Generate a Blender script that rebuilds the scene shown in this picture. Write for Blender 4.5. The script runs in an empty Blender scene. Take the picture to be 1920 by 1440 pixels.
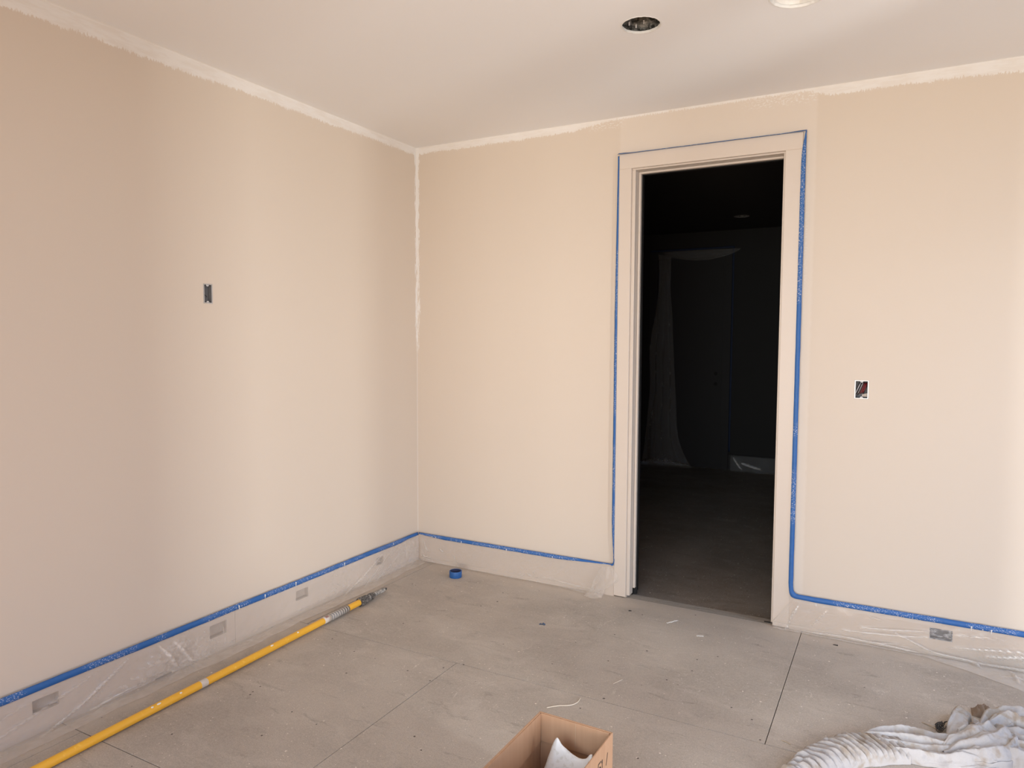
import bpy, bmesh, math, random
from math import sin, cos, pi, sqrt, exp
from mathutils import Vector, Matrix, noise
random.seed(7)
C = bpy.context.scene.collection
sc = bpy.context.scene

# ------------------------------------------------------------------ camera
F_PX, CX, CY, CZ = 1329.2, 2.8169, -3.8618, 1.4981
YAW, PITCH, ROLL = 0.49711, -0.06418, 0.00409
fw = Vector((-sin(YAW) * cos(PITCH), cos(YAW) * cos(PITCH), sin(PITCH)))
rt = fw.cross(Vector((0, 0, 1))).normalized()
up = rt.cross(fw)
r2 = cos(ROLL) * rt + sin(ROLL) * up
u2 = cos(ROLL) * up - sin(ROLL) * rt
cam = bpy.data.cameras.new('camera')
cam.sensor_width = 36
cam.lens = F_PX / 1920 * 36
cam.clip_start = 0.02
co = bpy.data.objects.new('camera', cam)
C.objects.link(co)
m3 = Matrix((r2, u2, -fw)).transposed()
co.matrix_world = Matrix.Translation((CX, CY, CZ)) @ m3.to_4x4()
sc.camera = co

# ------------------------------------------------------------------ colour, world, lights
sc.view_settings.view_transform = 'Standard'
sc.view_settings.look = 'None'
sc.view_settings.gamma = 1
sc.view_settings.use_curve_mapping = False
sc.view_settings.exposure = 0.0
w = bpy.data.worlds.new('world')
sc.world = w
w.use_nodes = True
w.node_tree.nodes['Background'].inputs[0].default_value = (0.40, 0.60, 1.0, 1)
w.node_tree.nodes['Background'].inputs[1].default_value = 2.65


def area(name, loc, aim, sx, sy, power, col):
    l = bpy.data.lights.new(name, 'AREA')
    l.shape = 'RECTANGLE'
    l.size, l.size_y = sx, sy
    l.energy = power
    l.color = col
    o = bpy.data.objects.new(name, l)
    C.objects.link(o)
    o.location = loc
    o.rotation_euler = (Vector(aim) - Vector(loc)).to_track_quat('-Z', 'Y').to_euler()
    return o


# daylight outside the tall opening in the right wall, and outside the rear opening; added fills follow
area('daylight_side', (7.4, -3.45, 1.45), (0, -0.7, 1.25), 0.38, 3.0, 210, (0.97, 0.985, 0.98))
area('daylight_rear', (2.2, -7.6, 1.4), (1.5, 0, 1.35), 3.6, 2.6, 214, (0.90, 1.0, 0.97))
area('ceiling_fill_rear', (2.6, -6.0, 0.0), (1.6, -1.2, 2.74), 3.4, 1.4, 150, (1.0, 0.58, 0.28))  # added lamp to lift the ceiling, in place of ground bounce
area('blue_fill_side', (5.7, -0.95, 2.95), (3.1, -0.05, 0.5), 0.9, 0.7, 30, (0.66, 0.82, 1.0))  # added lamp, cools the low right of the back wall and floor

H = 2.74
T = 0.15


# ------------------------------------------------------------------ materials
class NT:
    def __init__(s, name):
        s.m = bpy.data.materials.new(name)
        s.m.use_nodes = True
        s.t = s.m.node_tree
        s.b = s.t.nodes['Principled BSDF']
        s.out = s.t.nodes['Material Output']
        g = s.t.nodes.new('ShaderNodeNewGeometry')
        s.pos = g.outputs['Position']
        sp = s.t.nodes.new('ShaderNodeSeparateXYZ')
        s.t.links.new(s.pos, sp.inputs[0])
        s.x, s.y, s.z = sp.outputs

    def set(s, inp, v):
        if isinstance(v, bpy.types.NodeSocket):
            s.t.links.new(v, inp)
        elif v is not None:
            inp.default_value = v

    def mt(s, op, a, b=None, c=None):
        n = s.t.nodes.new('ShaderNodeMath')
        n.operation = op
        for i, v in enumerate((a, b, c)):
            if v is not None:
                s.set(n.inputs[i], v)
        return n.outputs[0]

    def noise(s, scale, detail=2, rough=0.5, vec=None, stretch=None, dist=0.0):
        v = vec or s.pos
        if stretch:
            mp = s.t.nodes.new('ShaderNodeMapping')
            mp.inputs['Scale'].default_value = stretch
            s.t.links.new(v, mp.inputs[0])
            v = mp.outputs[0]
        n = s.t.nodes.new('ShaderNodeTexNoise')
        s.t.links.new(v, n.inputs['Vector'])
        n.inputs['Scale'].default_value = scale
        n.inputs['Detail'].default_value = detail
        n.inputs['Roughness'].default_value = rough
        n.inputs['Distortion'].default_value = dist
        return n.outputs[0]

    def vor(s, scale, out='Distance', rnd=1.0):
        n = s.t.nodes.new('ShaderNodeTexVoronoi')
        s.t.links.new(s.pos, n.inputs['Vector'])
        n.inputs['Scale'].default_value = scale
        n.inputs['Randomness'].default_value = rnd
        return n.outputs[out]

    def ss(s, v, a, b):
        """smooth 0..1 between a and b (a may exceed b)"""
        n = s.t.nodes.new('ShaderNodeMapRange')
        n.interpolation_type = 'SMOOTHSTEP'
        s.set(n.inputs[0], v)
        if a < b:
            n.inputs[1].default_value, n.inputs[2].default_value = a, b
        else:
            n.inputs[1].default_value, n.inputs[2].default_value = b, a
            n.inputs[3].default_value, n.inputs[4].default_value = 1, 0
        return n.outputs[0]

    def mix(s, f, a, b):
        n = s.t.nodes.new('ShaderNodeMix')
        n.data_type = 'RGBA'
        s.set(n.inputs[0], f)
        s.set(n.inputs[6], a if not isinstance(a, tuple) else (*a, 1))
        s.set(n.inputs[7], b if not isinstance(b, tuple) else (*b, 1))
        return n.outputs[2]

    def bump(s, h, strength, dist=0.002):
        n = s.t.nodes.new('ShaderNodeBump')
        s.set(n.inputs['Height'], h)
        n.inputs['Strength'].default_value = strength
        n.inputs['Distance'].default_value = dist
        s.t.links.new(n.outputs[0], s.b.inputs['Normal'])

    def fin(s, col, rough=0.6, metal=0.0, spec=None):
        s.set(s.b.inputs['Base Color'], col if not isinstance(col, tuple) else (*col, 1))
        s.set(s.b.inputs['Roughness'], rough)
        s.set(s.b.inputs['Metallic'], metal)
        if spec is not None:
            s.b.inputs['Specular IOR Level'].default_value = spec
        return s.m


WALL = (0.685, 0.588, 0.486)
TRIM = (0.675, 0.58, 0.49)
WHITE = (0.83, 0.79, 0.74)


def mat_wall(name, side):
    n = NT(name)
    u = n.x if side == 'back' else n.y            # along the wall
    d = n.x if side == 'back' else n.mt('MULTIPLY', n.y, -1.0)   # distance from the corner
    # brushed white band under the ceiling
    nlow = n.noise(2.2, 2)
    nhi = n.noise(120, 3, 0.8, stretch=(1, 1, 0.22))
    nmid = n.noise(14, 2)
    wd = n.mt('ADD', 0.020, n.mt('MULTIPLY', nlow, 0.030))
    wd = n.mt('ADD', wd, n.mt('MULTIPLY', nmid, 0.018))
    if side == 'left':
        wd = n.mt('ADD', wd, n.mt('MULTIPLY', d, 0.013))
    else:
        # thin and patchy over the doorway, wider again to its right
        gap = n.mt('MULTIPLY', n.ss(u, 1.10, 1.35), n.ss(u, 2.50, 2.38))
        wd = n.mt('MULTIPLY', wd, n.mt('SUBTRACT', 1.0, n.mt('MULTIPLY', gap, 0.72)))
        wd = n.mt('ADD', wd, n.mt('MULTIPLY', n.ss(u, 2.45, 3.4), 0.02))
    wd = n.mt('ADD', wd, n.mt('MULTIPLY', n.mt('SUBTRACT', nhi, 0.5), 0.060))
    edge = n.mt('SUBTRACT', n.mt('SUBTRACT', H, n.z), wd)
    top = n.mt('MULTIPLY', n.ss(edge, 0.003, -0.004), n.mt('ADD', 0.72, n.mt('MULTIPLY', n.ss(n.noise(30, 3, 0.7, stretch=(0.2, 0.2, 1)), 0.35, 0.6), 0.28)))
    # corner streak
    cw = n.mt('ADD', -0.004 if side == 'left' else 0.002, n.mt('MULTIPLY', n.noise(5, 2), 0.036))
    cw = n.mt('ADD', cw, n.mt('MULTIPLY', n.mt('SUBTRACT', n.noise(70, 3, 0.8, stretch=(1, 1, 0.2)), 0.5), 0.055))
    cor = n.ss(n.mt('SUBTRACT', d, cw), 0.002, -0.002)
    patchy = n.mt('MAXIMUM', n.ss(n.z, 1.9, 2.2), n.ss(n.noise(60, 4, 0.8, stretch=(1, 1, 0.15)), 0.40, 0.50))
    cor = n.mt('MULTIPLY', cor, patchy)
    zend = n.mt('ADD', n.z, n.mt('MULTIPLY', n.noise(120, 2, stretch=(1, 1, 0.1)), 0.12))
    cor = n.mt('MULTIPLY', cor, n.ss(zend, 1.46, 1.50))
    bead = n.mt('MULTIPLY', n.ss(d, 0.006, 0.002), 0.45)
    fac = n.mt('MAXIMUM', n.mt('MAXIMUM', top, cor), bead)
    col = WALL
    cloud = n.noise(0.7, 2)
    col = n.mix(n.mt('MULTIPLY', cloud, 0.35), (0.69, 0.593, 0.490), (0.682, 0.583, 0.482))
    if side == 'back':
        # fresher cut-in coat round the door casing
        e1 = n.mt('ADD', u, n.mt('MULTIPLY', n.noise(30, 2), 0.014))
        patch = n.mt('MULTIPLY', n.ss(e1, 1.405, 1.425), n.ss(e1, 2.445, 2.43))
        up_ = n.ss(n.z, 2.45, 2.5)
        side_ = n.ss(u, 2.36, 2.365)
        patch = n.mt('MULTIPLY', patch, n.mt('MAXIMUM', up_, side_))
        col = n.mix(n.mt('MULTIPLY', patch, 0.8), col, (0.725, 0.635, 0.54))
        # dry-brushed scraps of white near its top right corner and beside the casing
        br = n.ss(n.noise(130, 3, 0.7, stretch=(0.5, 1, 1)), 0.52, 0.60)
        reg = n.mt('MULTIPLY', n.mt('MULTIPLY', n.ss(u, 2.02, 2.2), n.ss(u, 2.44, 2.41)), n.ss(n.z, 2.66, 2.69))
        reg2 = n.mt('MULTIPLY', n.mt('MULTIPLY', n.ss(u, 1.20, 1.26), n.ss(u, 1.45, 1.40)), n.ss(n.z, 2.67, 2.70))
        reg3 = n.mt('MULTIPLY', n.mt('MULTIPLY', n.ss(u, 2.375, 2.385), n.ss(u, 2.41, 2.395)), n.mt('MULTIPLY', n.ss(n.noise(3, 2), 0.45, 0.6), n.ss(n.z, 1.2, 1.5)))
        reg = n.mt('MAXIMUM', n.mt('MAXIMUM', reg, reg2), n.mt('MULTIPLY', reg3, 0.5))
        fac = n.mt('MAXIMUM', fac, n.mt('MULTIPLY', n.mt('MULTIPLY', br, reg), 0.75))
    col = n.mix(fac, col, WHITE)
    n.bump(n.noise(420, 3, 0.6), 0.12, 0.001)
    return n.fin(col, 0.62, spec=0.35)


M = {}
M['wall_left'] = mat_wall('wall paint left', 'left')
M['wall_back'] = mat_wall('wall paint back', 'back')


def plain(name, col, rough=0.6, metal=0.0, spec=None, nz=None, amt=0.12):
    n = NT(name)
    if nz:
        c = n.mix(n.noise(nz, 3, 0.6), tuple(v * (1 - amt) for v in col), tuple(min(1, v * (1 + amt)) for v in col))
        n.bump(n.noise(nz * 3, 2), 0.15, 0.001)
        return n.fin(c, rough, metal, spec)
    return n.fin(col, rough, metal, spec)


M['wall_plain'] = plain('wall paint plain', WALL, 0.65, nz=300, amt=0.01)
M['trim'] = plain('trim paint', TRIM, 0.42, nz=200, amt=0.012)
n = NT('ceiling paint')
edge = n.mt('MAXIMUM', n.ss(n.x, 0.016, 0.011), n.ss(n.y, -0.016, -0.011))
cc = n.mix(edge, (0.88, 0.855, 0.83), (0.90, 0.87, 0.83))
n.bump(n.noise(350, 3), 0.10, 0.001)
M['base'] = plain('baseboard paint', (0.62, 0.52, 0.43), 0.5, nz=200, amt=0.012)
M['ceiling'] = n.fin(cc, 0.75, spec=0.2)
M['plaster'] = plain('joint compound', (0.80, 0.77, 0.72), 0.8, nz=60, amt=0.06)


def mat_floor(name, a, b, c, specks=True, overspray=True):
    n = NT(name)
    sc_ = lambda col_, k: tuple(min(1, v * k) for v in col_)
    n1 = n.noise(1.5, 6, 0.65)
    col = n.mix(n.ss(n1, 0.36, 0.64), a, b)
    # long grubby streaks and cloudy stains
    st = n.noise(5.5, 6, 0.72, stretch=(0.55, 1.25, 1), dist=0.8)
    col = n.mix(n.mt('MULTIPLY', n.ss(st, 0.50, 0.68), 0.50), col, c)
    st2 = n.noise(12, 6, 0.78, stretch=(0.35, 1.0, 1), dist=0.5)
    col = n.mix(n.mt('MULTIPLY', n.ss(st2, 0.56, 0.68), 0.55), col, sc_(a, 0.62))
    # grain at several sizes
    g1 = n.ss(n.noise(70, 4, 0.75), 0.36, 0.64)
    g2 = n.ss(n.noise(190, 3, 0.7), 0.36, 0.64)
    g3 = n.noise(480, 2, 0.6)
    col = n.mix(n.mt('MULTIPLY', g1, 0.26), col, sc_(b, 1.30))
    col = n.mix(n.mt('MULTIPLY', n.mt('SUBTRACT', 1.0, g2), 0.30), col, sc_(a, 0.62))
    col = n.mix(n.mt('MULTIPLY', n.ss(g3, 0.54, 0.70), 0.40), col, sc_(a, 0.55))
    if overspray:
        wob = n.mt('MULTIPLY', n.noise(7, 4, 0.6), 0.16)
        dx = n.mt('SUBTRACT', n.x, wob)
        dy = n.mt('SUBTRACT', n.mt('MULTIPLY', n.y, -1.0), wob)
        o = n.mt('MAXIMUM', n.ss(dx, 0.09, 0.02), n.mt('MULTIPLY', n.ss(dy, 0.12, 0.0), 0.85))
        col = n.mix(n.mt('MULTIPLY', o, 0.85), col, (0.56, 0.48, 0.40))
    if specks:
        for scl, th, amt in ((15, 0.060, 0.95), (41, 0.085, 0.85), (7, 0.035, 0.95), (26, 0.07, 0.8), (90, 0.10, 0.6)):
            vd = n.vor(scl)
            vd = n.mt('ADD', vd, n.mt('MULTIPLY', n.noise(scl * 5, 3), 0.09))
            gate = n.ss(n.noise(2.3 + scl * 0.13, 2), 0.44, 0.54)
            f = n.mt('MULTIPLY', n.ss(vd, th + 0.055, th + 0.035), gate)
            col = n.mix(n.mt('MULTIPLY', f, amt), col, (0.80, 0.73, 0.64))
        # smeared pale scuffs
        scf = n.ss(n.noise(24, 6, 0.8, stretch=(1, 0.35, 1), dist=1.0), 0.60, 0.66)
        scf = n.mt('MULTIPLY', scf, n.ss(n.noise(1.9, 2), 0.44, 0.58))
        col = n.mix(n.mt('MULTIPLY', scf, 0.55), col, (0.66, 0.60, 0.52))
        for scl, th in ((11, 0.050), (5, 0.03)):
            vd = n.mt('ADD', n.vor(scl), n.mt('MULTIPLY', n.noise(scl * 9, 2), 0.04))
            col = n.mix(n.mt('MULTIPLY', n.ss(vd, th + 0.022, th + 0.010), 0.85), col, (0.05, 0.04, 0.035))
    n.bump(n.mt('ADD', g2, n.mt('MULTIPLY', st2, 2.0)), 0.35, 0.0015)
    return n.fin(col, 0.70, spec=0.3)


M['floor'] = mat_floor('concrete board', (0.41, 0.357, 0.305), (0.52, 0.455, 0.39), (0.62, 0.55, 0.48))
M['floor_far'] = mat_floor('shaded concrete', (0.26, 0.218, 0.18), (0.34, 0.285, 0.24), (0.42, 0.36, 0.30), overspray=False)  # floor beyond the doorway, the room's gloom put into its colour
M['ground'] = plain('bare ground', (0.42, 0.37, 0.31), 0.9, nz=4, amt=0.12)
M['gap'] = plain('joint gap', (0.10, 0.085, 0.07), 0.9)
M['threshold'] = plain('sill concrete', (0.33, 0.29, 0.245), 0.8, nz=60, amt=0.2)
M['far_wall'] = plain('far room shade', (0.018, 0.017, 0.017), 0.8, nz=50, amt=0.05)  # near-black stands for the unlit room, not its paint
M['far_trim'] = plain('far trim shade', (0.020, 0.019, 0.020), 0.7)  # trim darkened the same way, shade put into the colour
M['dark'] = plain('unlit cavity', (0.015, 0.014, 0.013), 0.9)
M['black_seal_and_jamb_shade'] = plain('black seal and jamb shade', (0.012, 0.011, 0.010), 0.8)  # shade on the jamb past the stop put into the black; seals share it

n = NT('blue painters tape')
base = n.mix(n.noise(60, 3), (0.020, 0.112, 0.34), (0.032, 0.14, 0.41))
sp = n.mt('MULTIPLY', n.ss(n.noise(260, 3, 0.8, stretch=(0.6, 0.6, 1)), 0.57, 0.61), n.ss(n.noise(3.1, 2), 0.46, 0.52))
M['tape'] = n.fin(n.mix(n.mt('MULTIPLY', sp, 0.85), base, (0.78, 0.76, 0.74)), 0.55)
n = NT('clean blue tape')
M['tape_clean'] = n.fin(n.mix(n.noise(90, 2), (0.016, 0.095, 0.30), (0.022, 0.115, 0.34)), 0.5)
M['tape_far'] = plain('shaded blue tape', (0.010, 0.022, 0.060), 0.7)  # the same blue tape, darkened for the unlit room
M['far_rim'] = plain('shaded hole rim', (0.16, 0.155, 0.15), 0.9, nz=60, amt=0.2)  # rim plaster dimmed in colour for the unlit room
M['tape_core'] = plain('navy core', (0.012, 0.02, 0.07), 0.6)
M['drip'] = plain('dried paint drip', (0.85, 0.83, 0.80), 0.5)


def mat_film(name, lo, hi, col):
    n = NT(name)
    tr = n.t.nodes.new('ShaderNodeBsdfTransparent')
    mx = n.t.nodes.new('ShaderNodeMixShader')
    lw = n.t.nodes.new('ShaderNodeLayerWeight')
    lw.inputs[0].default_value = 0.35
    n.fin(col, 0.16, spec=0.9)
    f = n.mt('ADD', lo, n.mt('MULTIPLY', lw.outputs['Facing'], hi))
    f = n.mt('MULTIPLY', f, n.mt('ADD', 0.75, n.mt('MULTIPLY', n.noise(14, 3), 0.5)))
    at = n.t.nodes.new('ShaderNodeAttribute')
    at.attribute_name = 'crease_shine'            # crease highlights put into the opacity, whiter along the folds
    f = n.mt('MINIMUM', n.mt('ADD', f, n.mt('MULTIPLY', at.outputs['Fac'], 0.75)), 0.92)
    n.t.links.new(f, mx.inputs[0])
    n.t.links.new(tr.outputs[0], mx.inputs[1])
    n.t.links.new(n.b.outputs[0], mx.inputs[2])
    n.t.links.new(mx.outputs[0], n.out.inputs[0])
    return n.m


M['film'] = mat_film('thin masking film', 0.10, 0.75, (0.80, 0.73, 0.66))
M['film_far'] = mat_film('far masking film', 0.10, 0.5, (0.75, 0.75, 0.75))
M['pole'] = None
n = NT('yellow fibreglass')
M['pole'] = n.fin(n.mix(n.ss(n.noise(45, 3, 0.7), 0.60, 0.70), (0.80, 0.42, 0.035), (0.86, 0.50, 0.07)), 0.38)
n = NT('grimy black plastic')
M['grip'] = n.fin(n.mix(n.ss(n.noise(150, 3, 0.7), 0.50, 0.62), (0.045, 0.043, 0.042), (0.33, 0.30, 0.27)), 0.5)
n = NT('grey thread')
M['thread'] = n.fin(n.mix(n.ss(n.noise(120, 3, 0.7), 0.45, 0.60), (0.16, 0.15, 0.14), (0.50, 0.46, 0.41)), 0.5)
M['label'] = plain('worn label', (0.60, 0.53, 0.46), 0.6, nz=90, amt=0.15)
M['label_grey'] = plain('worn grey print', (0.24, 0.225, 0.21), 0.6, nz=110, amt=0.4)
M['ink_red'] = plain('faded red ink', (0.33, 0.19, 0.17), 0.7)
n = NT('corrugated cardboard')
flute = n.noise(60, 2, 0.5, stretch=(1, 1, 0.02))
M['card'] = n.fin(n.mix(flute, (0.43, 0.25, 0.145), (0.53, 0.325, 0.20)), 0.75, spec=0.2)
M['card_edge'] = plain('cardboard edge', (0.52, 0.35, 0.23), 0.85, nz=80, amt=0.1)
M['ink'] = plain('black ink', (0.03, 0.025, 0.02), 0.8)
n = NT('white plastic bag')
M['bag'] = n.fin(n.mix(n.ss(n.noise(70, 3), 0.52, 0.66), (0.80, 0.765, 0.73), (0.70, 0.66, 0.60)), 0.42)
n = NT('paint-stained canvas')
st = n.ss(n.noise(11, 3, 0.6, dist=0.5), 0.48, 0.62)
cv = n.mix(n.mt('MULTIPLY', st, 0.75), (0.50, 0.475, 0.46), (0.36, 0.29, 0.22))
cv = n.mix(n.mt('MULTIPLY', n.ss(n.noise(24, 3), 0.56, 0.68), 0.35), cv, (0.34, 0.325, 0.335))
n.bump(n.mt('ADD', n.noise(380, 2), n.mt('MULTIPLY', n.noise(45, 3, 0.6, dist=1.0), 2.0)), 0.35, 0.003)
M['canvas'] = n.fin(cv, 0.85, spec=0.1)
M['metal_box'] = plain('grey box', (0.17, 0.165, 0.165), 0.55, nz=90, amt=0.2)
n = NT('grey box with film glints')
M['metal_glint'] = n.fin(n.mix(n.ss(n.noise(45, 3, 0.7, stretch=(0.5, 1, 1.6)), 0.42, 0.66), (0.14, 0.135, 0.14), (0.62, 0.61, 0.62)), 0.4)  # pale mottling is the film's reflections painted onto the box
M['metal_rim'] = plain('galvanised rim', (0.55, 0.53, 0.51), 0.4, 0.3)
M['ear'] = plain('white screw ear', (0.72, 0.70, 0.68), 0.45)
M['box_beige'] = plain('oversprayed recess', (0.46, 0.38, 0.31), 0.7, nz=50, amt=0.08)
M['wire_red'] = plain('red wire', (0.20, 0.012, 0.016), 0.45)
M['wire_dark'] = plain('black wire', (0.02, 0.018, 0.02), 0.4)
M['wire_white'] = plain('white wire', (0.68, 0.64, 0.64), 0.4)
n = NT('crinkled foil duct')
M['foil'] = n.fin(n.mix(n.ss(n.noise(38, 4, 0.7, dist=1.0), 0.40, 0.62), (0.03, 0.03, 0.027), (0.20, 0.195, 0.175)), 0.45, 0.15)
M['string'] = plain('pale string', (0.72, 0.64, 0.53), 0.8)
M['twig'] = plain('dry straw', (0.50, 0.40, 0.29), 0.8)
M['netting'] = plain('black netting', (0.05, 0.045, 0.04), 0.7)
M['blue_scrap'] = plain('grey blue scrap', (0.10, 0.15, 0.24), 0.6)
M['flake'] = plain('white paint flake', (0.80, 0.77, 0.72), 0.7)
M['rag'] = plain('brown rag', (0.27, 0.20, 0.15), 0.9, nz=40, amt=0.25)


# ------------------------------------------------------------------ object helpers
def link(name, bm, mat, parent=None, smooth=False, loc=None):
    me = bpy.data.meshes.new(name)
    bmesh.ops.recalc_face_normals(bm, faces=bm.faces)
    bm.to_mesh(me)
    bm.free()
    for m in (mat if isinstance(mat, (list, tuple)) else [mat]):
        me.materials.append(m)
    if smooth:
        for p in me.polygons:
            p.use_smooth = True
    o = bpy.data.objects.new(name, me)
    C.objects.link(o)
    if parent:
        o.parent = parent
    if loc:
        o.location = loc
    return o


def thing(name, label, cat, loc=(0, 0, 0), rotz=0, group=None):
    o = bpy.data.objects.new(name, None)
    o.empty_display_size = 0.05
    C.objects.link(o)
    o.location = loc
    o.rotation_euler = (0, 0, rotz)
    return tag(o, label, cat, group)


def tag(o, label, cat, group=None):
    o['label'] = label
    o['category'] = cat
    if group:
        o['group'] = group
    return o


def struct(o, label=None):
    o['kind'] = 'structure'
    if label:
        o['label'] = label
    return o


def sempty(name, label=None):
    o = bpy.data.objects.new(name, None)
    C.objects.link(o)
    return struct(o, label)


def box(bm, a, b, bev=0.0):
    a, b = [min(p, q) for p, q in zip(a, b)], [max(p, q) for p, q in zip(a, b)]
    vs = [bm.verts.new((x, y, z)) for x in (a[0], b[0]) for y in (a[1], b[1]) for z in (a[2], b[2])]
    fs = [(0, 1, 3, 2), (4, 6, 7, 5), (0, 4, 5, 1), (2, 3, 7, 6), (0, 2, 6, 4), (1, 5, 7, 3)]
    faces = [bm.faces.new([vs[i] for i in f]) for f in fs]
    if bev:
        es = {e for f in faces for e in f.edges}
        bmesh.ops.bevel(bm, geom=list(es), offset=bev, segments=1, affect='EDGES')
    return bm


def BM():
    return bmesh.new()


def slab(bm, mapf, u0, u1, v0, v1, th, holes):
    """a flat slab in (u, v) with rectangular holes; w runs 0 (face) .. th (behind)"""
    us = sorted({u0, u1, *[h[0] for h in holes], *[h[1] for h in holes]})
    vs = sorted({v0, v1, *[h[2] for h in holes], *[h[3] for h in holes]})
    us = [u for u in us if u0 <= u <= u1]
    vs = [v for v in vs if v0 <= v <= v1]

    def solid(i, j):
        if i < 0 or j < 0 or i >= len(us) - 1 or j >= len(vs) - 1:
            return False
        cu, cv = (us[i] + us[i + 1]) / 2, (vs[j] + vs[j + 1]) / 2
        return not any(h[0] < cu < h[1] and h[2] < cv < h[3] for h in holes)
    vd = {}

    def V(i, j, k):
        if (i, j, k) not in vd:
            vd[(i, j, k)] = bm.verts.new(mapf(us[i], vs[j], th if k else 0))
        return vd[(i, j, k)]
    for i in range(len(us) - 1):
        for j in range(len(vs) - 1):
            if not solid(i, j):
                continue
            bm.faces.new([V(i, j, 0), V(i + 1, j, 0), V(i + 1, j + 1, 0), V(i, j + 1, 0)])
            bm.faces.new([V(i, j, 1), V(i, j + 1, 1), V(i + 1, j + 1, 1), V(i + 1, j, 1)])
            for (di, dj, p, q) in ((-1, 0, (i, j), (i, j + 1)), (1, 0, (i + 1, j), (i + 1, j + 1)),
                                   (0, -1, (i, j), (i + 1, j)), (0, 1, (i, j + 1), (i + 1, j + 1))):
                if not solid(i + di, j + dj):
                    bm.faces.new([V(*p, 0), V(*q, 0), V(*q, 1), V(*p, 1)])
    return bm


def tube(bm, pts, r, seg=8, caps=True, rfun=None):
    pts = [Vector(p) for p in pts]
    rings = []
    ref = Vector((0, 0, 1))
    for i, p in enumerate(pts):
        t = (pts[min(i + 1, len(pts) - 1)] - pts[max(i - 1, 0)]).normalized()
        a = t.cross(ref)
        if a.length < 1e-3:
            a = t.cross(Vector((0, 1, 0)))
        a.normalize()
        b = t.cross(a)
        rr = rfun(i) if rfun else r
        rings.append([bm.verts.new(p + (a * cos(2 * pi * k / seg) + b * sin(2 * pi * k / seg)) * rr) for k in range(seg)])
    for i in range(len(rings) - 1):
        for k in range(seg):
            bm.faces.new([rings[i][k], rings[i][(k + 1) % seg], rings[i + 1][(k + 1) % seg], rings[i + 1][k]])
    if caps:
        bm.faces.new(rings[0])
        bm.faces.new(rings[-1][::-1])
    return bm


def lathe(bm, prof, seg=32, closed=False):
    """prof: list of (r, z) round the local z axis"""
    rings = [[bm.verts.new((r * cos(2 * pi * k / seg), r * sin(2 * pi * k / seg), z)) for k in range(seg)] for r, z in prof]
    n = len(rings)
    for i in range(n if closed else n - 1):
        a, b = rings[i], rings[(i + 1) % n]
        for k in range(seg):
            bm.faces.new([a[k], a[(k + 1) % seg], b[(k + 1) % seg], b[k]])
    return bm


def grid(bm, nu, nv, f):
    vs = [[bm.verts.new(f(i / nu, j / nv)) for j in range(nv + 1)] for i in range(nu + 1)]
    for i in range(nu):
        for j in range(nv):
            bm.faces.new([vs[i][j], vs[i + 1][j], vs[i + 1][j + 1], vs[i][j + 1]])
    return vs


def nz(x, y=0, z=0):
    return noise.noise(Vector((x, y, z)))


def lerp_poly(pts, s):
    """interpolate a polyline of tuples at s in 0..1 by index, smoothly"""
    f = s * (len(pts) - 1)
    i = min(int(f), len(pts) - 2)
    t = f - i
    p0, p1, p2, p3 = pts[max(i - 1, 0)], pts[i], pts[i + 1], pts[min(i + 2, len(pts) - 1)]
    return tuple(0.5 * ((2 * b) + (c - a) * t + (2 * a - 5 * b + 4 * c - d) * t * t + (3 * b - a - 3 * c + d) * t ** 3)
                 for a, b, c, d in zip(p0, p1, p2, p3))


# ------------------------------------------------------------------ setting
XR = 4.4          # right wall
YR = -4.75        # rear wall
BT = 0.016        # baseboard thickness
BH = 0.182        # baseboard height

left_boxes = [(-2.456, -2.361, 0.082, 0.134), (-1.675, -1.580, 0.076, 0.138), (-1.130, -1.038, 0.080, 0.133), (-0.458, -0.390, 0.082, 0.130)]
right_box = (2.998, 3.092, 0.080, 0.134)
sw_left = (-1.654, -1.603, 1.654, 1.745)
sw_right = (2.638, 2.702, 1.209, 1.301)
DOOR = (1.482, 2.300, 0.0, 2.456)

bm = slab(BM(), lambda u, v, w_: (-w_, u, v), YR - T, 0.0, 0, H, T, left_boxes + [sw_left])
struct(link('wall_left', bm, M['wall_left']))
bm = slab(BM(), lambda u, v, w_: (u, w_, v), -T, XR + T, 0, H, T, [DOOR, right_box, sw_right])
struct(link('wall_back', bm, M['wall_back']))
WIN = (-2.80, -0.25, 0.06, 2.42)
bm = slab(BM(), lambda u, v, w_: (XR + w_, u, v), YR - T, 0.0, 0, H, T, [WIN])
struct(link('wall_right', bm, M['wall_plain']))
REAR = (1.2, 4.1, 0.02, 2.42)
bm = slab(BM(), lambda u, v, w_: (u, YR - w_, v), 0, XR, 0, H, T, [REAR])
struct(link('wall_rear', bm, M['wall_plain']))
# simple frames of the two daylight openings (outside the photograph)
for nm, ax, O in (('window_1', 'x', WIN), ('window_2', 'y', REAR)):
    e = sempty(nm)
    u0, u1, v0, v1 = O
    bars = [(u0, u0 + 0.05, v0, v1), (u1 - 0.05, u1, v0, v1), (u0 + 0.05, u1 - 0.05, v0, v0 + 0.05), (u0 + 0.05, u1 - 0.05, v1 - 0.05, v1)]
    if nm == 'window_1':
        for ua, ub in ((-2.20, -2.11), (-1.74, -0.98)):      # unseen mullion and wide pier, set to band the side light
            bars.append((ua, ub, v0 + 0.05, v1 - 0.05))
    for (a, b, c, d) in bars:
        bm = BM()
        if ax == 'x':
            box(bm, (XR + 0.05, a, c), (XR + 0.11, b, d))
        else:
            box(bm, (a, YR - 0.11, c), (b, YR - 0.05, d))
        link('frame_bar', bm, M['trim'], e)


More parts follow.
